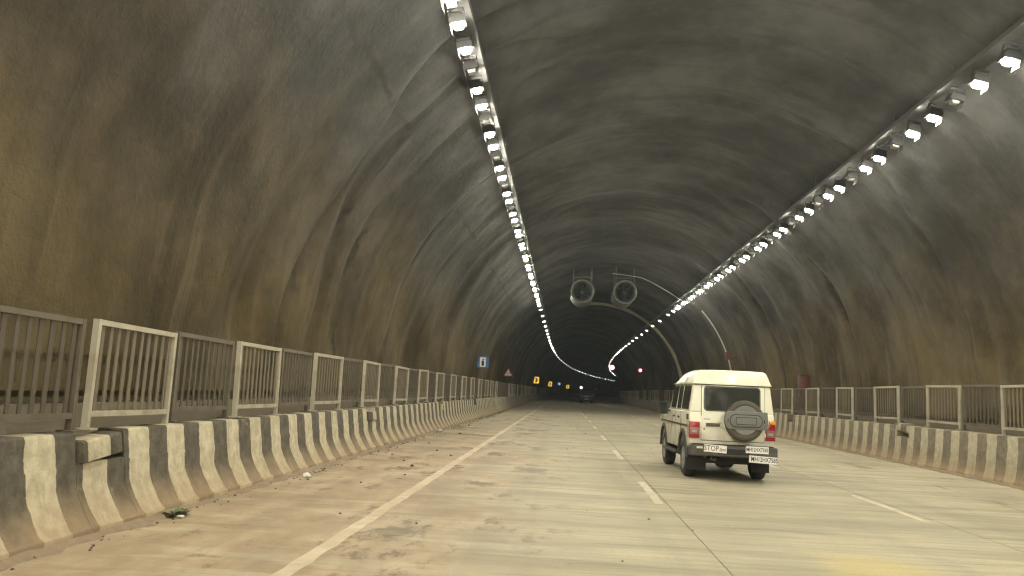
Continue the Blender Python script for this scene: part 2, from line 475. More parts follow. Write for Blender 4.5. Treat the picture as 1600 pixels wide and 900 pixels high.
# plinth with the dark groove under the lining, each side; walkway slab
wl = CX - math.sqrt(RAD**2-(1.27-CZ)**2); wr = 2*CX - wl
st_all = stations(S_BACK, 100, 4) + stations(103, S_END, 6)
for side, w, back in ((-1, wl, FOOT_L-.56), (1, wr, FOOT_R+.56)):
    prof = [(w+side*.6, .0), (back, .0), (back, .78), (w-side*.02, .80), (w-side*.02, 1.13), (w+side*.14, 1.13), (w+side*.14, 1.27), (w+side*.0, 1.275), (w+side*.6, 1.30)]
    mb = sweep(prof, st_all)
    structure(build(mb, 'walkway', M['walk']))

# ------------------------------------------------------------------ road
base = MB().add([(-400, -500, -.14), (600, -500, -.14), (600, 900, -.14), (-400, 900, -.14)], [(0, 1, 2, 3)])
structure(build(base, 'ground', M['rubble'], fix=False))
road = structure(build(sweep([(FOOT_L-.6, -.12), (FOOT_R+.6, -.12), (FOOT_R+.6, -.03), (FOOT_L-.6, -.03)], st_all), 'road', M['dark_gap']))
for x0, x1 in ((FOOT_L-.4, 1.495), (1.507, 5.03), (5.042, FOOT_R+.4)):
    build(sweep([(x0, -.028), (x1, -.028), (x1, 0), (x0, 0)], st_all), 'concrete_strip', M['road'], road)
def stripe_mark(s0, s1, x0, x1, name, step=.25, ragged=.012):
    mb = MB(); st = stations(s0, s1, step); ring = []
    for s in st:
        a = x0 + rnd.uniform(-ragged, ragged); b = x1 + rnd.uniform(-ragged, ragged)
        ring.append([P(s, a, .004), P(s, b, .004)])
    mb.loft(ring, cap=False, closed=False)
    return build(mb, name, M['edge' if name == 'edge_line' else 'mark'], road, fix=False)
stripe_mark(-12, 170, -2.19, -2.04, 'edge_line')
for k in range(22):
    c = 13.5 + 7.8*k
    stripe_mark(c-1.45, c+1.45, 1.33, 1.45, 'lane_dash', .3, .008)
    stripe_mark(c-1.8, c+1.1, 4.82, 4.93, 'lane_dash', .3, .014)

# ------------------------------------------------------------------ crash barriers
def prof_full(side, foot, h=.92):
    if side > 0:
        p = [(0, 0), (0, .09), (.015, .11), (.04, .22), (.06, .36), (.072, .45), (.085, .66), (.09, .67), (.105, .97), (.12, 1.0), (.53, 1.0), (.55, .97), (.55, 0)]
        return [(foot + x, z) for x, z in p]
    p = [(0, 0), (0, .075), (.035, .10), (.10, .20), (.175, .34), (.205, .42), (.225, .615), (.233, .622), (.265, h-.03), (.28, h), (.53, h), (.55, h-.03), (.55, 0)]
    return [(foot - x if side < 0 else foot + x, z) for x, z in p]
def prof_low(side, foot):
    if side > 0:
        p = [(0, 0), (0, .09), (.015, .11), (.04, .22), (.06, .36), (.072, .45), (.085, .66), (.09, .70), (.52, .71), (.55, .70), (.55, 0)]
        return [(foot + x, z) for x, z in p]
    p = [(0, 0), (0, .075), (.035, .10), (.10, .20), (.175, .34), (.205, .42), (.225, .615), (.233, .64), (.52, .65), (.55, .64), (.55, 0)]
    return [(foot - x if side < 0 else foot + x, z) for x, z in p]
PITCH_B = 11.4
def make_barrier(side, foot, first, s_from, s_to, label):
    b = empty('crash_barrier', (foot, s_from, 0)); tag(b, label, 'crash barrier')
    s = first - PITCH_B
    while s + PITCH_B < s_from: s += PITCH_B
    notches = []
    while s < s_to:
        a, e = s + .42, s + PITCH_B - .42
        mb = MB()
        nst = max(2, int((e-a)/2.8))
        tail = stations(a, e, (e-a)/nst)
        mb.loft([[P(q, x, z) for x, z in prof_full(side, foot)] for q in tail])
        mb.loft([[P(q, x, z) for x, z in prof_low(side, foot)] for q in (e+.001, e+.838)])
        build(mb, 'barrier_unit', M['bare'] if s > 44 else M['stripe'] if side < 0 else M['faded'], b, bevel=.006, seg=1)
        notches.append(e+.42)
        s += PITCH_B
    return b, notches
bl, nl = make_barrier(-1, FOOT_L, 7.95, -20, 330, 'left concrete crash barrier in black and cream stripes under the pale and dark railings')
br, nr = make_barrier(1, FOOT_R, 12.1, -20, 330, 'right concrete crash barrier in grey and cream stripes beyond the white jeep')
def cover_block(side, foot, s, lift, label, skew):
    mb = MB()
    prof = [(.225, 0), (.25, .185), (.27, .20), (.50, .20), (.51, 0)]
    if side > 0: prof = [(.10, 0), (.11, .185), (.13, .20), (.50, .20), (.51, 0)]
    prof = [(-x if side < 0 else x, z) for x, z in prof]
    mb.loft([[(x, y, z) for x, z in prof] for y in (-.37, -.12, .12, .37)])
    me = mb.mesh('concrete_block', M['stripe'] if side < 0 else M['faded'], bevel=.012)
    o = link('concrete_block', me, None, (foot + side*(-.03), s, (.635 if side < 0 else .80)+lift), (lift*2.2*1, 0, skew))
    return tag(o, label, 'concrete block', 'loose blocks in the barrier gaps')
cover_block(-1, FOOT_L, 7.95, .035, 'loose striped block tilted in the notch of the left barrier, nearest the camera', .05)
cover_block(-1, FOOT_L, 19.35, .004, 'loose striped block sunk in the second notch of the left barrier', -.02)
cover_block(-1, FOOT_L, 30.75, .03, 'loose dark striped block in the third notch of the left barrier', .09)
cover_block(1, FOOT_R, 23.5, .04, 'pale block raised in the notch of the right barrier', -.03)

# ------------------------------------------------------------------ railings
def frame_mesh(w, h, t, mat, nm):
    mb = MB()
    mb.box(-.032, .032, -w/2, -w/2+t, 0, h); mb.box(-.032, .032, w/2-t, w/2, 0, h)
    mb.box(-.028, .028, -w/2+t, w/2-t, h-t, h-.002); mb.box(-.028, .028, -w/2+t, w/2-t, .12, .12+t)
    mb.box(-.085, .085, -w/2-.03, -w/2+t+.05, -.003, .014); mb.box(-.085, .085, w/2-t-.05, w/2+.03, -.003, .014)
    return mb.mesh(nm, mat)
FW, FH, FT, FP = 1.74, 1.07, .055, 1.85
fr_light = frame_mesh(FW, FH, FT, M['galv'], 'fence_panel')
fr_dark = frame_mesh(FW, FH, FT, M['rust'], 'fence_panel')
NB = 10
bar_l = MB().box(-.006, .006, -.028, .028, .12+FT, FH-FT).mesh('baluster', M['bar'])
bar_d = MB().box(-.006, .006, -.028, .028, .12+FT, FH-FT).mesh('baluster', M['barD'])
def make_fence(side, x0, s_first, n, n_indiv, label, light_first):
    e = empty('railing_fence', P(s_first, x0, .92 if side < 0 else 1.0)); tag(e, label, 'fence')
    far = {0: MB(), 1: MB()}; rr = random.Random(11 if side < 0 else 23)
    for i in range(n):
        s = s_first + i*FP; light = (i % 2 == 0) == light_first
        if s > 60 : light = rr.random() < .5
        off = (-side)*(.035 if light else -.015)
        lean = rr.uniform(-.012, .012) + (.0 if light else .012); tw = rr.uniform(-.03, .03); tilt = rr.uniform(-.012, .012)
        dz = rr.uniform(-.012, .02)
        wp = Vector(P(s, x0+off, (.923 if side < 0 else 1.003)+max(dz, 0)))
        pn = link('fence_panel', fr_light if light else fr_dark, e, wp - e.location, (tilt, lean, head(s)+tw))
        if i < n_indiv:
            for k in range(NB):
                y = -FW/2 + FT + (FW-2*FT)*(k+.5)/NB + rr.uniform(-.006, .006)
                link('baluster', bar_l if light else bar_d, pn, (0, y, 0), (0, 0, rr.uniform(-.12, .12)))
        else:
            mt = Matrix.Translation(wp) @ Matrix.Rotation(head(s)+tw, 4, 'Z')
            for k in range(NB):
                y = -FW/2 + FT + (FW-2*FT)*(k+.5)/NB
                far[0 if light else 1].box(-.006, .006, y-.028, y+.028, .12+FT, FH-FT, mt)
    for k, m in ((0, M['bar']), (1, M['barD'])):
        if far[k].v:
            o = build(far[k], 'balusters', m, e, fix=False); o['kind'] = 'stuff'
    return e
make_fence(-1, FOOT_L-.43, 5.0, 84, 30, 'left railing of alternating pale and dark barred panels along the walkway edge', True)
make_fence(1, FOOT_R+.40, 14.25, 80, 30, 'right railing of barred panels standing on the barrier behind the white jeep', True)

# ------------------------------------------------------------------ ceiling lamps
LX, RX, LZ = -2.0, 7.48, 7.5
hb = MB()
hb.box(-.15, .15, -.15, .15, .05, .17); hb.box(-.11, .11, -.11, .11, .17, .21)
for k in range(-3, 4): hb.box(-.13, .13, k*.04-.006, k*.04+.006, .211, .25)
hb.box(-.165, -.150, -.02, .02, .07, .36); hb.box(.150, .165, -.02, .02, .07, .36); hb.box(-.165, .165, -.02, .02, .361, .372)
house_me = hb.mesh('housing', M['lamp_body'])
def lens_mesh(m): return MB().add(
    [(-.090, -.095, .049), (.090, -.095, .049), (.090, .095, .049), (-.090, .095, .049), (-.070, -.076, -.012), (.070, -.076, -.012), (.070, .076, -.012), (-.070, .076, -.012)],
    [(4, 7, 6, 5), (0, 4, 5, 1), (1, 5, 6, 2), (2, 6, 7, 3), (3, 7, 4, 0), (0, 1, 2, 3)]).mesh('lens', m)
lens_me = {k: lens_mesh(M[k]) for k in ('lens1', 'lens2', 'lens4', 'off_lens')}
for k in ('lens3', 'lens5'): lens_me[k] = MB().add([(-.09, -.095, .049), (.09, -.095, .049), (.09, .095, .049), (-.09, .095, .049), (-.085, -.09, .036), (.085, -.09, .036), (.085, .09, .036), (-.085, .09, .036)], [(4, 7, 6, 5), (0, 4, 5, 1), (1, 5, 6, 2), (2, 6, 7, 3), (3, 7, 4, 0), (0, 1, 2, 3)]).mesh('lens', M[k])
visor_me = MB().box(-.150, -.140, -.15, .15, -.10, .05).mesh('visor', M['lamp_body'])     # added to shade the wall side
TILT = .22
def lamp(s, side, lensk, label, group):
    x = LX if side < 0 else RX
    e = empty('tunnel_lamp', P(s, x, LZ)); e.rotation_euler = (0, TILT*side, head(s)); tag(e, label, 'lamp', group)
    e.scale = (.9, .9, .9); e.rotation_euler[0] = rnd.uniform(-.05, .05)
    link('housing', house_me, e); link('lens', lens_me[lensk], e)
    link('visor', visor_me, e, None, (0, 0, 0 if side < 0 else PI))
def zone(s): return 'lens1' if s < 26 else 'lens2' if s < 60 else 'lens3' if s < 128 else 'lens5'
ORD = ['first', 'second', 'third', 'fourth', 'fifth', 'sixth', 'seventh', 'eighth', 'ninth', 'tenth']
for side in (-1, 1):
    nm = 'left' if side < 0 else 'right'; near = 'top' if side < 0 else 'right edge'
    s = 13.3 if side < 0 else 14.4; k = 0
    while s < 60:
        pr = k//3
        if k % 3 == 2:
            if pr < 10: lab = f'unlit lamp of the {nm} ceiling row, past the {ORD[pr]} lit pair from the {near}'
            else: lab = f'small unlit lamp between lit pairs in the {nm} row, past the tenth pair'
            lamp(s, side, 'off_lens', lab, f'unlit lamps of the {nm} ceiling row')
        else:
            if pr < 10: lab = f'{"nearer" if k % 3 == 0 else "farther"} lamp of the {ORD[pr]} lit pair from the {near}, {nm} row'
            else: lab = f'lit lamp in the {nm} row past its tenth pair, before the spacing widens'
            lamp(s + rnd.uniform(-.06, .06), side, zone(s), lab, f'lit lamps of the {nm} ceiling row')
        s += 1.0; k += 1
    s += 2.0
    while s < 240:
        lamp(s, side, zone(s), f'small single glowing lamp of the {nm} row further in, before the far dots', f'single lamps further in on the {nm}'); s += 5.4 if s < 130 else 8.0
    far = (246, 432) if side < 0 else (246, 390)
    s = far[0]; k = 0
    while s < far[1]:
        lamp(s, side, 'lens4' if k % 5 != 3 else 'off_lens', f'tiny far lamp of the {nm} row strung along the bend', f'far lamps of the {nm} row'); s += 12.0; k += 1
# lamps already passed, over and behind the camera (outside the frame)
mb = MB()
for x, tilt in ((LX, TILT), (RX, -TILT)):
    for k in range(60):
        s = 12.3 - k
        if k % 3 == 2 or s < -46: continue
        mt = Matrix.Translation((x, s, LZ)) @ Matrix.Rotation(-tilt, 4, 'Y')
        mb.cur = 0; mb.box(-.15, .15, -.15, .15, .05, .21, mt)
        mb.cur = 1; mb.box(-.066, .066, -.070, .070, -.07, .048, mt)  # lens deeper than on lamps in view, shaped to light the jeep's rear
        mb.cur = 0; xv = -.145 if x < 0 else .145; mb.box(xv-.005, xv+.005, -.15, .15, -.15, .049, mt)
o = build(mb, 'passed_lamps', [M['lamp_body'], M['lens1']], fix=False); o['kind'] = 'stuff'
# cable trays carrying the lamps
for side, x in ((-1, LX), (1, RX)):
    e = empty('cable_tray', P(10, x, LZ+.37)); tag(e, f'galvanised cable tray carrying the {"left" if side < 0 else "right"} row of ceiling lamps', 'cable tray')
    st = stations(-40, 100, 4) + stations(104, 430, 6)
    xi = x
    prof = [(xi-.17, LZ+.376), (xi+.17, LZ+.376), (xi+.17, LZ+.47), (xi+.16, LZ+.47), (xi+.16, LZ+.386), (xi-.16, LZ+.386), (xi-.16, LZ+.47), (xi-.17, LZ+.47)]
    build(sweep(prof, st), 'tray', M['tray'], e)
    mb = MB(); 
    for q, dx in enumerate((-.09, -.03, .05, .1)):
        rr = [.022, .018, .026, .016][q]
        mb.tube([P(s, xi+dx, LZ+.388+rr) for s in st], rr, 5)
    build(mb, 'cables', M['blk'], e)
    mb = MB()
    s = -38
    while s < 230:
        for dx in (-.165, .165):
            top = CZ + math.sqrt(max(.1, (RAD+.25)**2-(x+dx-CX)**2))
            mb.tube([P(s, x+dx, LZ+.40), P(s, x+dx, top)], .012, 5)
        s += 3.0
    o = build(mb, 'hangers', M['steel'], e); o['kind'] = 'stuff'

# ------------------------------------------------------------------ jet fans
def jet_fan(x, s, z, label):
    e = empty('jet_fan', (x, s, z)); tag(e, label, 'ventilation fan', 'jet fans under the crown')
    rr = .74
    out = [(rr-.09, 0.0), (rr, -.06), (rr+.02, -.02), (rr-.02, .10), (rr-.03, .55), (rr-.03, 3.0), (rr, 3.1), (rr-.1, 3.12), (rr-.2, 2.9), (rr-.2, .3)]
    mb = MB(); mb.lathe(out, 'y', (0, 0, 0), 32, closed=True)
    build(mb, 'casing', M['fan'], e, world=False, smooth=True)
    mb = MB(); mb.lathe([(rr-.085, -.015), (rr-.01, -.075), (rr+.025, -.05), (rr+.03, -.01), (rr-.0, .03), (rr-.07, .02)], 'y', (0, 0, 0), 32, closed=True)
    build(mb, 'inlet_lip', M['fan_lip'], e, world=False, smooth=True)
    mb = MB(); mb.lathe([(.04, .50), (.12, .52), (.17, .62), (.18, 1.6), (.02, 1.8)], 'y', (0, 0, 0), 20)
    hub = build(mb, 'hub', M['fan_dark'], e, world=False, smooth=True)
    bl = MB()
    w0, w1 = .09, .12
    bl.add([(-.06, -.05, .16), (.06, .05, .16), (.10, .07, .52), (-.10, -.07, .52), (-.06, -.035, .16), (.06, .065, .16), (.10, .085, .52), (-.10, -.055, .52)],
           [(0, 1, 2, 3), (7, 6, 5, 4), (0, 4, 5, 1), (1, 5, 6, 2), (2, 6, 7, 3), (3, 7, 4, 0)])
    bm_ = bl.mesh('blade', M['fan_dark'])
    for k in range(9): link('blade', bm_, e, (0, .72, 0), (0, 2*PI*k/9, 0))
    mb = MB(); mb.lathe([(.54, 1.5), (.54, 1.52), (.02, 1.53)], 'y', (0, 0, 0), 24); build(mb, 'back_baffle', M['fan_dark'], e, world=False)
    top = CZ + math.sqrt((RAD+.2)**2-(x-CX)**2) - z
    for dx in (-.58, .58):
        for dy in (.25, 2.7):
            mb = MB(); mb.box(dx-.028, dx+.028, dy-.028, dy+.028, .40, top); build(mb, 'hanger', M['steel'], e, world=False)
    mb = MB(); mb.box(-.55, .55, .22, .28, .90, .96); mb.box(-.55, .55, 2.67, 2.73, .90, .96); build(mb, 'cross_bar', M['steel'], e, world=False)
FAN_S = 53.0
jet_fan(.92, FAN_S, 7.93, 'left of the two round jet fans hanging under the tunnel crown')
jet_fan(3.62, FAN_S, 7.98, 'right of the two round jet fans hanging under the tunnel crown')
# bent conduit from the fans to the right lamp row and down the right wall
pts = [(2.75, 9.05), (3.4, 9.0), (4.55, 8.86), (5.2, 8.6), (6.3, 8.0), (7.2, 7.45)]
mb = MB(); mb.tube([P(FAN_S-.6, x, z) for x, z in pts], .022, 6)
tag(build(mb, 'conduit', M['pipe'], smooth=True), 'bright bent conduit running from the jet fans across to the right lamp row', 'conduit')
mb = MB(); mb.tube([arch(FAN_S-.6, d, RAD-.22) for d in range(42, 2, -2)], .045, 6)
tag(build(mb, 'wall_conduit', M['pipe'], smooth=True), 'thin pale conduit curving down the right wall below the lamps', 'conduit')

# ------------------------------------------------------------------ wall boxes
e = empty('fire_cabinet', P(35.8, 10.0, 1.72)); tag(e, 'red fire cabinet showing above the right railing', 'fire cabinet')
build(MB().box(-.20, .20, -.20, .20, 0, .88), 'cabinet_body', M['red'], e, world=False, bevel=.015)
d_ = build(MB().box(-.175, .175, -.225, -.202, .05, .83), 'cabinet_door', M['red'], e, world=False, bevel=.008)
build(MB().box(.11, .14, -.25, -.226, .35, .48), 'handle', M['steel'], d_, world=False)
build(MB().box(-.22, .22, -.24, .22, .882, .91), 'cabinet_roof', M['red_dk'], e, world=False)
build(MB().box(.201, .58, -.05, .05, .35, .45), 'wall_bracket', M['steel'], e, world=False)
e = empty('alarm_box', P(50.5, 9.72, 3.85)); tag(e, 'small dull red box fixed high on the right wall', 'alarm box')
build(MB().box(-.19, .19, -.12, .12, 0, .44), 'box_body', M['red_dk'], e, world=False, bevel=.01)
build(MB().box(-.16, .16, -.14, -.122, .04, .40), 'box_door', M['red'], e, world=False)
build(MB().box(.191, .62, -.05, .05, .15, .25), 'wall_bracket', M['steel'], e, world=False)

# ------------------------------------------------------------------ signs
def rounded(w, h, r, n=5):
    out = []
    for cx, cz, a in ((w/2-r, h/2-r, 0), (-w/2+r, h/2-r, 90), (-w/2+r, -h/2+r, 180), (w/2-r, -h/2+r, 270)):
        for k in range(n+1):
            q = R(a+90*k/n); out.append((cx+r*math.cos(q), cz+r*math.sin(q)))
    return out
def circ(r, n=24): return [(r*math.cos(2*PI*k/n), r*math.sin(2*PI*k/n)) for k in range(n)]
def plate(parent, name, outline, y, t, mat, z, x=0):
    mb = MB().prism([(x+a, z+b) for a, b in outline], y-t, y, 'y')
    return build(mb, name, mat, parent, world=False)
def sign(s, x, zc, half, label, cat='sign', group=None):
    e = empty('road_sign', P(s, x, .80), head(s)); tag(e, label, cat, group)
    build(MB().tube([(0, .03, 0), (0, .03, zc-.80+half*.7)], .035, 8), 'post', M['steel'], e, world=False, smooth=True)
    return e, zc-.80
e, z = sign(50.0, -4.95, 3.05, .33, 'blue square sign with a black fire extinguisher on white, on the left wall side')
f_ = plate(e, 'sign_plate', rounded(.68, .68, .05), 0, .03, M['blue'], z)
plate(f_, 'white_field', rounded(.36, .56, .03), -.031, .004, M['white'], z)
ext = [(-.075, -.22), (.075, -.22), (.075, .02), (.05, .07), (.025, .09), (.025, .13), (.10, .15), (.10, .175), (.02, .17), (.02, .20), (-.03, .20), (-.03, .09), (-.05, .07), (-.075, .02)]
plate(f_, 'extinguisher_symbol', ext, -.0355, .003, M['blk'], z)
e, z = sign(73.0, -4.95, 2.93, .4, 'white triangle warning sign with a red border on the left')
tri = lambda k: [(-.43*k, -.32*k), (.43*k, -.32*k), (0, .45*k)]
f_ = plate(e, 'sign_plate', tri(1), 0, .03, M['sgn_red'], z)
plate(f_, 'white_field', tri(.72), -.031, .004, M['white'], z-.01)
plate(f_, 'symbol', [(-.16, -.16), (-.12, -.18), (-.02, -.07), (.05, -.09), (.14, -.01), (.17, -.04), (.18, .06), (.09, .05), (.12, .02), (.04, -.05), (-.03, -.03)], -.0355, .003, M['blk'], z)
chev = lambda k: [(-.22*k, .34*k), (.04*k, .34*k), (.27*k, 0), (.04*k, -.34*k), (-.22*k, -.34*k), (.01*k, 0)]
for s, x, zc, k, lab in ((134, -4.9, 3.15, 1.0, 'nearest yellow chevron sign with a black arrow pointing right'),
                         (178, -4.9, 3.0, .95, 'second yellow chevron sign, left of the small blue one'),
                         (240, -4.9, 3.0, .95, 'third and smallest bright yellow chevron sign, right of the small blue one'),
                         (345, -4.9, 3.1, .8, 'dim far chevron sign above the dark car')):
    e, z = sign(s, x, zc, .45, lab, 'chevron sign', 'chevron signs along the bend')
    f_ = plate(e, 'sign_plate', rounded(.92*k, 1.05*k, .12), 0, .05, M['glow_yellow'] if s < 300 else M['white'], z)
    plate(f_, 'chevron', chev(k*1.05), -.051, .004, M['blk'], z)
e, z = sign(210, -4.9, 3.4, .3, 'tiny pale blue round sign between two yellow chevrons')
f_ = plate(e, 'sign_plate', circ(.36), 0, .05, M['glow_blue'], z); plate(f_, 'white_field', circ(.24), -.051, .004, M['glow_bluewhite'], z)
e, z = sign(290, -4.9, 3.2, .4, 'far bright white round sign above the left of the dark car')
f_ = plate(e, 'sign_plate', circ(.52), 0, .05, M['steel'], z); plate(f_, 'white_field', circ(.48), -.051, .004, M['glow_disc'], z)
# glowing red signals
e = empty('signal_light', P(178, 8.1, 7.05), head(178)); tag(e, 'bright pink signal light hanging by the far right lamps', 'signal light')
build(MB().lathe([(.52, 0), (.56, .04), (.56, .22), (.4, .26)], 'y', (0, 0, 0), 20), 'signal_case', M['lit_red'], e, world=False)
build(MB().lathe([(.40, -.03), (.44, -.003), (.44, -.001)], 'y', (0, 0, 0), 20), 'signal_lens', M['lit_pink'], e, world=False)
build(MB().box(-.03, .03, .08, .14, .5, 1.1), 'hanger', M['steel'], e, world=False)
e = empty('round_sign', P(110, 9.75, 4.72), head(110)); tag(e, 'small round red rimmed light on the far right wall', 'signal light')
build(MB().lathe([(.24, 0), (.27, .02), (.27, .12), (.2, .16)], 'y', (0, 0, 0), 20), 'rim', M['lit_red'], e, world=False)
build(MB().lathe([(.15, -.02), (.17, -.002), (.17, -.001)], 'y', (0, 0, 0), 20), 'face', M['lit_pink'], e, world=False)
build(MB().box(0, .85, .05, .10, -.03, .03), 'wall_bracket', M['steel'], e, world=False)

# ------------------------------------------------------------------ white utility jeep
V = {}
V['paint'] = plain('cream_white_paint', (.90, .88, .71), .32, var=.04, scale=1.5, coat=.5)
_m = V['paint']; _nt = _m.node_tree; _b = _nt.nodes['Principled BSDF']; _src = _b.inputs['Base Color'].links[0].from_socket
_z = mathn(_nt, 'ADD', sep(_nt, pos(_nt))[2], mathn(_nt, 'MULTIPLY', mathn(_nt, 'SUBTRACT', noise(_nt, objco(_nt), 3.0, 5, .65), .5), .9))
L(_nt, mixc(_nt, ramp(_nt, _z, .45, 1.05, .5, 0), _src, (.36, .30, .20)), _b.inputs['Base Color'])      # road dust on the lower panels
V['panel_gap'] = plain('shut_line', (.06, .055, .045), .8)
V['trim'] = plain('grey_black_plastic', (.065, .065, .062), .55, scale=9, dirt=((.16, .13, .09), .5))
V['cover'] = plain('spare_cover_plastic', (.165, .168, .155), .5, scale=6)
V['rubber'] = plain('tyre_rubber', (.028, .028, .030), .8, scale=9, dirt=((.11, .09, .065), .5))
V['tyre_brown'] = plain('dusty_spare_tyre', (.10, .092, .07), .8, scale=9)
V['rim'] = plain('silver_rim', (.42, .43, .45), .35, .6)
V['glass'] = plain('tinted_glass', (.034, .037, .030), .08, var=.2)
V['glass'].node_tree.nodes['Principled BSDF'].inputs['Specular IOR Level'].default_value = .6
V['red'] = plain('red_lamp_lens', (.34, .018, .022), .18, scale=14)
V['pink'] = plain('smoky_lamp_lens', (.30, .16, .16), .18, scale=14)
V['smoky'] = plain('pale_smoky_lens', (.46, .34, .33), .2)
V['amber'] = plain('amber_lamp_lens', (.75, .30, .03), .2)
V['plate'] = plain('white_plate', (.86, .85, .80), .5, var=.08)
V['under'] = plain('muddy_underbody', (.085, .068, .048), .85, scale=5, dirt=((.19, .14, .085), .7))
V['reflector'] = plain('pale_reflector', (.75, .72, .55), .3)
V['chassis'] = plain('black_chassis', (.018, .018, .018), .8)

def wheel(parent, x, y, r=.36, w=.235, side=-1):
    e = build(MB().lathe([(r*.62, -w/2), (r*.86, -w/2), (r*.96, -w/2+.02), (r, -w/2+.05), (r, w/2-.05), (r*.96, w/2-.02), (r*.86, w/2), (r*.62, w/2)], 'x', (0, 0, 0), 28, closed=True),
              'tyre', V['rubber'], parent, world=False, smooth=True)
    e.location = (x, y, r)
    o = side*w/2
    build(MB().lathe([(r*.64, o*.9), (r*.60, o*.95), (r*.52, o*.6), (r*.25, o*.75), (r*.22, o*1.05), (.02, o*1.08)], 'x', (0, 0, 0), 24), 'rim', V['rim'], e, world=False, smooth=True)
    return e
def arc_pts(cy, cz, r, a0, a1, n): return [(cy+r*math.cos(R(a0+(a1-a0)*k/n)), cz+r*math.sin(R(a0+(a1-a0)*k/n))) for k in range(n+1)]

van = empty('utility_jeep', (3.085, 16.5, .005), R(1.0)); van.scale = (.97, 1, 1)
tag(van, 'white boxy utility jeep with a grey covered spare wheel on its back door', 'jeep')
HW = .795
side = [(-.75, .66), (-.62, .60), (-.46, .56)] + arc_pts(0, .38, .47, 158, 22, 10) + [(.50, .52), (2.16, .50)] + arc_pts(2.65, .38, .47, 162, 22, 10) + \
       [(3.12, .56), (3.30, .60), (3.34, .98), (3.26, 1.06), (2.10, 1.13), (1.98, 1.24), (-.74, 1.24), (-.752, 1.0)]
body = build(MB().prism(side, -HW, HW, 'x'), 'body', V['paint'], van, world=False, bevel=.022, seg=3, angle=40)
def ghw(z): return HW - .004 - (z-1.24)*.135      # cabin half width
def gy0(z): return -.742 + (z-1.24)*.05
cab = MB(); rings = []
for z, yf in ((1.235, 1.96), (1.50, 1.78), (1.775, 1.58)):
    w = ghw(z); rings.append([(-w, gy0(z), z), (w, gy0(z), z), (w*.985, yf, z), (-w*.985, yf, z)])
cab.loft(rings)
build(cab, 'cabin', V['paint'], van, world=False, bevel=.03, seg=3, angle=40)
# roof
def roof_sec(y, h, ins=0, f=1.0):
    w = .735*f; z0 = 1.776
    half = [(w, z0), (w*.985, z0+.03*h/.25), (w*.93, z0+.55*h), (w*.885, z0+.83*h), (w*.82, z0+.95*h), (w*.5, z0+.99*h), (0, z0+h)]
    pts = half + [(-x, z) for x, z in half[-2::-1]]
    return [(x, y + ins*(z-z0), z) for x, z in pts]
rf = MB(); rf.loft([roof_sec(-.745, .235, .16), roof_sec(-.70, .252, .05), roof_sec(0, .262), roof_sec(.8, .225), roof_sec(1.3, .15, 0, .985), roof_sec(1.62, .05, 0, .97)])
roof = build(rf, 'roof', V['paint'], van, world=False, bevel=.012, seg=2, angle=40)
gut = MB(); w = .745
gut.box(-w, w, -.765, -.74, 1.757, 1.775); gut.box(-w, -w+.03, -.739, 1.6, 1.757, 1.775); gut.box(w-.03, w, -.739, 1.6, 1.757, 1.775)
build(gut, 'gutter', V['paint'], van, world=False, bevel=.004)
gs = MB(); gs.box(-.722, .722, -.757, -.74, 1.744, 1.756); build(gs, 'gutter_seal', V['panel_gap'], van, world=False)
# side windows
def side_pane(sd, y0, y1, z0, z1, name, mat, off, r=.04, rake=0, parent=van):
    n = 4; out = rounded(y1-y0, z1-z0, r, n); cy, cz = (y0+y1)/2, (z0+z1)/2
    vs_o = []; vs_i = []
    for a, b in out:
        z = cz+b; y = cy+a - rake*(z-z0)
        vs_o.append((sd*(ghw(z)+off), y, z)); vs_i.append((sd*(ghw(z)-.01), y, z))
    m = MB().loft([vs_i, vs_o]); return build(m, name, mat, parent, world=False)
for sd in (-1, 1):
    for y0, y1, rk in ((-.56, .24, 0), (.37, .82, 0), (1.04, 1.64, .22)):
        fr = side_pane(sd, y0-.014, y1+.014, 1.271, 1.729, 'window_frame', V['trim'], .003, .05, rk)
        side_pane(sd, y0, y1, 1.285, 1.715, 'window', V['glass'], .006, .035, rk, fr)
    # shut lines, handles, moulding
    for y in (.335, .985):
        build(MB().box(sd*HW-.002, sd*HW+.002, y-.006, y+.006, .56, 1.22), 'shut_line', V['panel_gap'], van, world=False)
    for y in (.46, 1.10, -.62):
        h_ = MB().box(sd*(HW+.012)-.014, sd*(HW+.012)+.014, y, y+.14 if y > 0 else y+.10, 1.09, 1.125 if y > 0 else 1.19)
        build(h_, 'door_handle', V['trim'], van, world=False, bevel=.006)
    build(MB().box(sd*(HW+.008)-.010, sd*(HW+.008)+.010, -.55, 3.1, .955, .99), 'side_moulding', V['trim'], van, world=False, bevel=.004)
    for cy in (0, 2.65):
        inner = arc_pts(cy, .38, .455, 2, 178, 18); outer = arc_pts(cy, .38, .535, 2, 178, 18)
        mb = MB().loft([[(sd*(HW-.03), a, b), (sd*(HW+.025), a, b), (sd*(HW+.018), c, d), (sd*(HW-.03), c, d)] for (a, b), (c, d) in zip(inner, outer)])
        build(mb, 'wheel_flare', V['trim'], van, world=False, bevel=.01)
    build(MB().box(sd*(HW-.02)-.11, sd*(HW-.02)+.11, .50, 2.12, .39, .43), 'side_step', V['trim'], van, world=False, bevel=.008)
    mb = MB().box(-.10, .10, -.05, .05, -.13, .13)
    mi = build(mb, 'mirror', V['trim'], van, world=False, bevel=.025); mi.location = (sd*(HW+.17), 1.72, 1.26)
    build(MB().box(-.085, .085, -.056, -.051, -.11, .11), 'mirror_glass', V['glass'], mi, world=False)
    build(MB().box(min(-sd*.18, 0), max(-sd*.18, 0), -.02, .02, -.08, -.04), 'mirror_arm', V['trim'], mi, world=False)
    build(MB().box(sd*.60-.17, sd*.60+.17, -.515, -.50, .17, .60), 'mud_flap', V['chassis'], van, world=False)
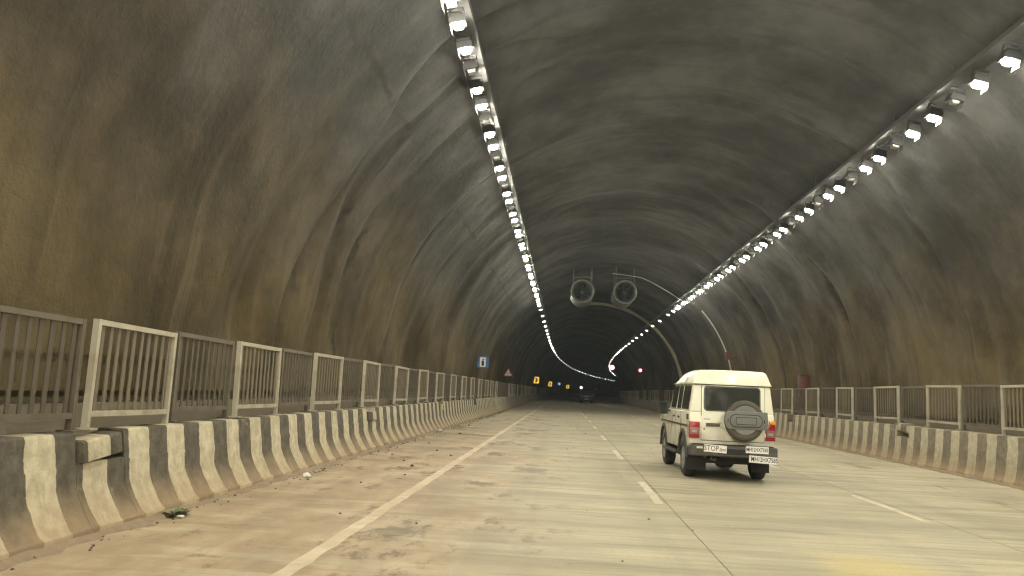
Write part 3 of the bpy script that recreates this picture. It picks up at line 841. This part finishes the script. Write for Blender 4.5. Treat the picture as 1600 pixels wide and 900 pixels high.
build(MB().prism([(-.35, .50), (-.75, .62), (-.75, .52), (2.9, .40), (2.9, .60), (-.35, .60)], -.62, .62, 'x'), 'chassis', V['chassis'], van, world=False)
# rear door
ry = -.752
def rear_plate(parent, name, x0, x1, z0, z1, y, t, mat, r=.03, n=4):
    out = rounded(x1-x0, z1-z0, r, n); cx, cz = (x0+x1)/2, (z0+z1)/2
    def yy(z): return y + max(0, z-1.24)*.05
    m = MB().loft([[(cx+a, yy(cz+b)-t, cz+b) for a, b in out], [(cx+a, yy(cz+b), cz+b) for a, b in out]])
    return build(m, name, mat, parent, world=False)
rear_plate(van, 'door_gap', -.582, .622, .722, 1.748, ry+.004, .006, V['panel_gap'])
def split_rear():   # the door skin, cut at the belt so that it follows the tilt of the cabin
    x0, x1 = -.573, .613; m = MB(); rings = []
    for z in (.732, 1.24, 1.739):
        y = ry + max(0, z-1.24)*.05
        rings.append([(x0, y-.013, z), (x1, y-.013, z), (x1, y-.001, z), (x0, y-.001, z)])
    m.loft(rings); return build(m, 'rear_door', V['paint'], van, world=False, bevel=.005)
door = split_rear()
wf = rear_plate(door, 'window_frame', -.535, .535, 1.262, 1.726, ry-.012, .008, V['trim'], .07, 6)
rear_plate(door, 'rear_window', -.508, .508, 1.287, 1.702, ry-.0195, .004, V['glass'], .055, 6)
hd = build(MB().box(-.49, -.23, ry-.040, ry-.013, .985, 1.045), 'door_handle', V['trim'], door, world=False, bevel=.008)
build(MB().lathe([(.016, ry-.02), (.016, ry-.012)], 'y', (-.52, 0, .93), 10), 'lock', V['steel'] if 'steel' in V else V['trim'], door, world=False)
build(MB().box(-.53, -.41, ry-.0165, ry-.013, 1.105, 1.125), 'badge', V['rim'], door, world=False)
for z in (.86, 1.18):
    build(MB().box(.60, .68, ry-.03, ry-.002, z-.035, z+.035), 'hinge', V['paint'], door, world=False, bevel=.006)
# spare wheel
sp = build(MB().lathe([(.20, .02), (.20, .16), (.30, .17), (.345, .14), (.36, .09), (.36, .03), (.345, -.01), (.30, -.035), (.235, -.02)], 'y', (0, 0, 0), 36, closed=True), 'spare_wheel', V['tyre_brown'], van, world=False, smooth=True)
sp.location = (.205, ry-.19, 1.115); sp.scale = (1.03, 1, 1.03)
build(MB().lathe([(.245, .0), (.24, -.025), (.20, -.038), (.02, -.042)], 'y', (0, 0, 0), 32), 'wheel_disc', V['rim'], sp, world=False, smooth=True)
top = [(x, z) for x, z in circ(.265, 40) if z > .10]
top.sort(key=lambda p: -p[0]); top = [(.265*math.cos(math.asin(.10/.265)), .10)] + top + [(-.265*math.cos(math.asin(.10/.265)), .10)]
build(MB().prism(top, -.052, -.043, 'y'), 'cover_cap', V['cover'], sp, world=False, bevel=.004)
bandl = [(.385, .165), (.395, .0), (.385, -.135), (.30, -.15), (-.30, -.15), (-.355, -.11), (-.38, -.02), (-.375, .08), (-.345, .165)]
cv = build(MB().prism(bandl, -.085, -.053, 'y'), 'cover_band', V['cover'], sp, world=False, bevel=.014, seg=2)
inner = rounded(.56, .20, .09, 6)
build(MB().prism(rounded(.585, .225, .10, 6), -.0885, -.0855, 'y'), 'recess_edge', V['chassis'], cv, world=False)
for q in (-.325, .325): build(MB().box(q-.008, q+.008, -.0875, -.084, -.03, .03), 'slot', V['chassis'], cv, world=False)
build(MB().prism(inner, -.098, -.089, 'y'), 'cover_recess', V['cover'], cv, world=False, bevel=.004)
build(MB().prism(rounded(.375, .13, .012, 2), -.101, -.0985, 'y'), 'cover_panel', V['chassis'], cv, world=False)
build(MB().prism(rounded(.355, .11, .012, 2), -.106, -.1012, 'y'), 'cover_panel', V['cover'], cv, world=False)
build(MB().lathe([(.09, 0), (.09, .17)], 'y', (.205, ry-.17, 1.115), 12), 'spare_mount', V['trim'], van, world=False)
# tail lamps
for sd in (-1, 1):
    x0, x1 = (-.805, -.605) if sd < 0 else (.632, .812)
    t = build(MB().box(x0, x1, ry-.035, ry+.06, .765, 1.06), 'tail_lamp', V['red'], van, world=False, bevel=.012)
    build(MB().box(x0+.012, x1-.012, ry-.039, ry-.030, .83, .955), 'clear_lens', V['pink'], t, world=False, bevel=.003)
    build(MB().box((x0+x1)/2-.045, (x0+x1)/2+.045, ry-.043, ry-.0395, .865, .91), 'reversing_lens', V['smoky'], t, world=False)
build(MB().box(.70, .812, ry-.032, ry+.055, 1.062, 1.125), 'indicator_lens', V['amber'], van, world=False, bevel=.01)
# bumper and plates
bp = build(MB().box(-.81, .81, ry-.22, ry+.03, .455, .655), 'rear_bumper', V['trim'], van, world=False, bevel=.035, seg=3)
build(MB().box(-.74, .74, ry-.19, ry-.0, .656, .668), 'bumper_tread', V['chassis'], bp, world=False)
build(MB().box(-.30, .30, ry-.223, ry-.21, .50, .60), 'bumper_recess', V['chassis'], bp, world=False)
rl = build(MB().box(-.70, -.58, ry-.235, ry-.221, .535, .63), 'reflector_lamp', V['under'], bp, world=False)
build(MB().box(-.695, -.585, ry-.239, ry-.2355, .59, .627), 'reflector', V['reflector'], bp, world=False)
yb = ry-.225
def plate_text(x, z, w, h, body, rot, name, mat, parent=van, y=yb, squash=1.0):
    o = build(MB().box(-w/2, w/2, -.004, .004, -h/2, h/2), name, V['plate'], parent, world=False)
    o.location = (x, y, z); o.rotation_euler = (0, rot, 0)
    for i, (b, sz, dx, dz, sh, sx) in enumerate(body):
        t = link('lettering', text_mesh(b, sz, mat, 'lettering', sh), o, (dx, -.0052, dz), (PI/2, 0, 0)); t.scale = (sx, 1, 1)
    return o
V['letter'] = plain('black_lettering', (.02, .02, .02), .6)
V['letter_brown'] = plain('brown_lettering', (.22, .15, .08), .6)
plate_text(-.345, .595, .42, .135, [('STOP', .135, -.075, 0, 0, .85), ('Signal', .075, .13, -.005, .35, .7)], R(3.0), 'stop_plate', V['letter_brown'])
plate_text(.425, .605, .42, .125, [('MH12HX7585', .095, 0, 0, 0, .72)], R(.4), 'number_plate', V['letter'])
plate_text(.535, .435, .52, .125, [('MH12HX7585', .115, .02, 0, 0, .72)], R(2.2), 'number_plate', V['letter'], y=yb-.012)
# underside
mb = MB().tube([(-.62, 0, .36), (.62, 0, .36)], .05, 10); build(mb, 'rear_axle', V['under'], van, world=False, smooth=True)
mb = MB().lathe([(.05, -.17), (.14, -.1), (.165, 0), (.14, .1), (.05, .17)], 'x', (-.02, 0, .35), 16); build(mb, 'differential', V['under'], van, world=False, smooth=True)
mb = MB().lathe([(.09, -.28), (.115, -.25), (.115, .25), (.09, .28)], 'x', (.12, -.38, .43), 16); build(mb, 'silencer', V['under'], van, world=False, smooth=True)
build(MB().tube([(.40, -.38, .43), (.60, -.42, .40), (.62, -.72, .36)], .028, 8), 'exhaust_pipe', V['under'], van, world=False, smooth=True)
build(MB().box(-.5, .5, -.45, .2, .46, .56), 'fuel_tank', V['under'], van, world=False, bevel=.03)
for sd in (-1, 1):
    build(MB().tube([(sd*.45, -.68, .46), (sd*.45, -.3, .33), (sd*.45, 0, .30), (sd*.45, .3, .33), (sd*.45, .62, .45)], .03, 6), 'leaf_spring', V['under'], van, world=False)
build(MB().tube([(-.42, ry-.2, .45), (-.42, ry-.22, .40), (-.36, ry-.22, .385), (-.33, ry-.2, .42)], .014, 6), 'tow_hook', V['trim'], van, world=False)
for y in (0, 2.65):
    for sd in (-1, 1): wheel(van, sd*.668, y, side=sd)
for y in (0, 2.65): build(MB().box(-.60, .60, y-.44, y+.44, .44 if y else .57, .84), 'wheel_well', V['chassis'], van, world=False)
build(MB().box(-.62, .62, -.49, 2.2, .30, .401), 'underfloor', V['chassis'], van, world=False)
build(MB().tube([(-.6, 2.65, .36), (.6, 2.65, .36)], .05, 8), 'front_axle', V['under'], van, world=False)
# windscreen
ws = MB().loft([[(-.66, 1.915, 1.28), (.66, 1.915, 1.28), (.62, 1.625, 1.72), (-.62, 1.625, 1.72)], [(-.66, 1.955, 1.285), (.66, 1.955, 1.285), (.62, 1.655, 1.725), (-.62, 1.655, 1.725)]])
build(ws, 'windscreen', V['glass'], van, world=False)

# ------------------------------------------------------------------ dark car far ahead
V['dk'] = plain('dark_grey_paint', (.028, .029, .029), .35, var=.1, coat=.3)
car = empty('dark_car', P(124.5, 3.12, .005), head(124.5)); tag(car, 'dark grey car far ahead on the road', 'car')
side = [(-.85, .50)] + [(-.44, .46)] + arc_pts(0, .36, .42, 166, 14, 8) + [(.44, .40), (2.16, .40)] + arc_pts(2.6, .36, .42, 170, 14, 8) + [(3.4, .5), (3.42, .9), (2.3, 1.05), (-.84, 1.08)]
build(MB().prism(side, -.90, .90, 'x'), 'body', V['dk'], car, world=False, bevel=.05)
build(MB().loft([[(-.88, -.82, 1.075), (.88, -.82, 1.075), (.86, 2.2, 1.075), (-.86, 2.2, 1.075)], [(-.70, -.68, 1.72), (.70, -.68, 1.72), (.68, 1.4, 1.74), (-.68, 1.4, 1.74)]]), 'cabin', V['dk'], car, world=False, bevel=.06)
build(MB().loft([[(-.74, -.835, 1.15), (.74, -.835, 1.15), (.64, -.745, 1.60), (-.64, -.745, 1.60)], [(-.74, -.79, 1.15), (.74, -.79, 1.15), (.64, -.70, 1.60), (-.64, -.70, 1.60)]]), 'rear_window', V['glass'], car, world=False)
build(MB().box(-.92, .92, -.97, -.83, .42, .66), 'rear_bumper', V['trim'], car, world=False, bevel=.04)
for sd in (-1, 1):
    build(MB().box(sd*.78-.10, sd*.78+.10, -.875, -.83, .85, 1.05), 'tail_lamp', V['pink'], car, world=False, bevel=.01)
    build(MB().loft([[(sd*.905, -.5, 1.15), (sd*.90, 1.6, 1.15), (sd*.75, 1.2, 1.62), (sd*.75, -.45, 1.62)], [(sd*.86, -.5, 1.15), (sd*.86, 1.6, 1.15), (sd*.70, 1.2, 1.62), (sd*.70, -.45, 1.62)]]), 'side_window', V['glass'], car, world=False)
    build(MB().box(sd*1.0-.09, sd*1.0+.09, 1.5, 1.62, 1.1, 1.26), 'mirror', V['rim'], car, world=False, bevel=.02)
    for y in (0, 2.6): wheel(car, sd*.78, y, .36, .22, sd)
build(MB().box(-.26, .26, -.982, -.971, .72-.2, .72-.09), 'number_plate', V['plate'], car, world=False)
build(MB().box(-.34, .34, -.868, -.848, .93, .99), 'garnish', V['rim'], car, world=False)
build(MB().box(-.7, .7, -.7, 2.9, .30, .42), 'chassis', V['chassis'], car, world=False)

# ------------------------------------------------------------------ litter, stones, weed, dust ridge
def blob(name, r, mat, loc, seed, flat=.6):
    bm = bmesh.new(); bmesh.ops.create_icosphere(bm, subdivisions=1, radius=r); q = random.Random(seed)
    for v in bm.verts: v.co *= q.uniform(.7, 1.25); v.co.z *= flat
    zmin = min(v.co.z for v in bm.verts)
    for v in bm.verts: v.co.z -= zmin
    me = bpy.data.meshes.new(name); bm.to_mesh(me); bm.free(); me.materials.append(mat)
    return link(name, me, None, loc)
for i, (x, y, r) in enumerate(((-3.0, 12.6, .035), (-2.6, 14.0, .04), (-3.1, 16.5, .05), (-2.9, 19.5, .06), (-3.5, 22, .05), (-2.5, 9.6, .03), (-1.55, 9.2, .03),
                               (-3.6, 17.8, .055), (-3.3, 27, .08), (-2.75, 15.5, .07), (-2.4, 18.2, .06), (-3.7, 33, .09))):
    tag(blob('stone', r*.55, M['stone'], (x, y, .001), i), 'small dark stone lying on the dusty left shoulder', 'stone', 'stones on the left shoulder')
tag(blob('litter', .085, M['litter'], (-3.92, 12.9, .001), 50, .5), 'crumpled white litter at the foot of the left barrier', 'litter')
tag(blob('paper_scrap', .05, M['litter'], (-3.98, 8.75, .001), 51, .35), 'small white paper scrap lying beside the green weed', 'litter')
tag(blob('plastic_scrap', .10, M['litter'], (-4.0, 27.5, .001), 52, .5), 'far white plastic scrap by the left barrier', 'litter')
w = MB(); q = random.Random(4)
for k in range(90):
    a = q.uniform(0, 2*PI); rr = q.uniform(.0, .17); l = q.uniform(.05, .13)
    bx, by = rr*math.cos(a)*.6, rr*math.sin(a)*1.2; tx, ty = bx+math.cos(a)*l*.8, by+math.sin(a)*l*.8; h = q.uniform(.02, .06)
    nx, ny = -math.sin(a)*.013, math.cos(a)*.013
    w.add([(bx-nx, by-ny, 0), (bx+nx, by+ny, 0), (tx, ty, h), ((bx+tx)/2+nx*2, (by+ty)/2+ny*2, h*.75), ((bx+tx)/2-nx*2, (by+ty)/2-ny*2, h*.75)], [(0, 1, 3, 4), (4, 3, 2)])
wo = link('weed', w.mesh('weed', M['leaf'], fix=False), None, (FOOT_L+.12, 8.9, .0))
tag(wo, 'low green weed growing at the foot of the left barrier', 'weed')
g = MB(); q = random.Random(31)
for k in range(520):
    y = q.uniform(3, 60); x = FOOT_L + .05 + abs(q.gauss(0, .16)) if k % 9 else abs(q.gauss(0, 1.2))
    r = q.uniform(.006, .02)*(1 + y/40); a = q.uniform(0, 6.3)
    pts = [(x+r*math.cos(a+t), y+r*math.sin(a+t)*1.2, .0005) for t in (0, 1.8, 3.9)] + [(x, y, r*q.uniform(.5, 1))]
    g.add(pts, [(0, 1, 3), (1, 2, 3), (2, 0, 3), (2, 1, 0)])
go = build(g, 'gravel', M['stone'], fix=False); go['kind'] = 'stuff'
# crumbling mortar and dust along both barrier feet
for sd, foot in ((-1, FOOT_L), (1, FOOT_R)):
    mb = MB(); rings = []; q = random.Random(8+sd)
    for s in stations(-4, 90, .22):
        ww = .05 + .11*q.random(); hh = .012 + .03*q.random()
        rings.append([(foot+sd*.02, s, -.005), (foot+sd*.02, s, hh+.02), (foot-sd*ww*.5, s, hh), (foot-sd*ww, s, .001), (foot-sd*ww, s, -.005)])
    mb.loft(rings); o = build(mb, 'dust_ridge', M['rubble'], smooth=True, angle=60); o['kind'] = 'stuff'

# ------------------------------------------------------------------ dusty tunnel air
HAZE = 0.0006
if HAZE:
    hz = MB().box(-120, 320, -75, 575, -1.2, 13.0)
    m, nt, b = nodes('dusty_air'); nt.nodes.remove(b)
    v = N(nt, 'VolumePrincipled'); v.inputs['Color'].default_value = (.80, .92, .97, 1); v.inputs['Density'].default_value = HAZE
    v.inputs['Anisotropy'].default_value = .3
    L(nt, v.outputs[0], nt.nodes['Material Output'].inputs['Volume'])
    ho = link('haze', hz.mesh('haze', m)); ho['kind'] = 'stuff'
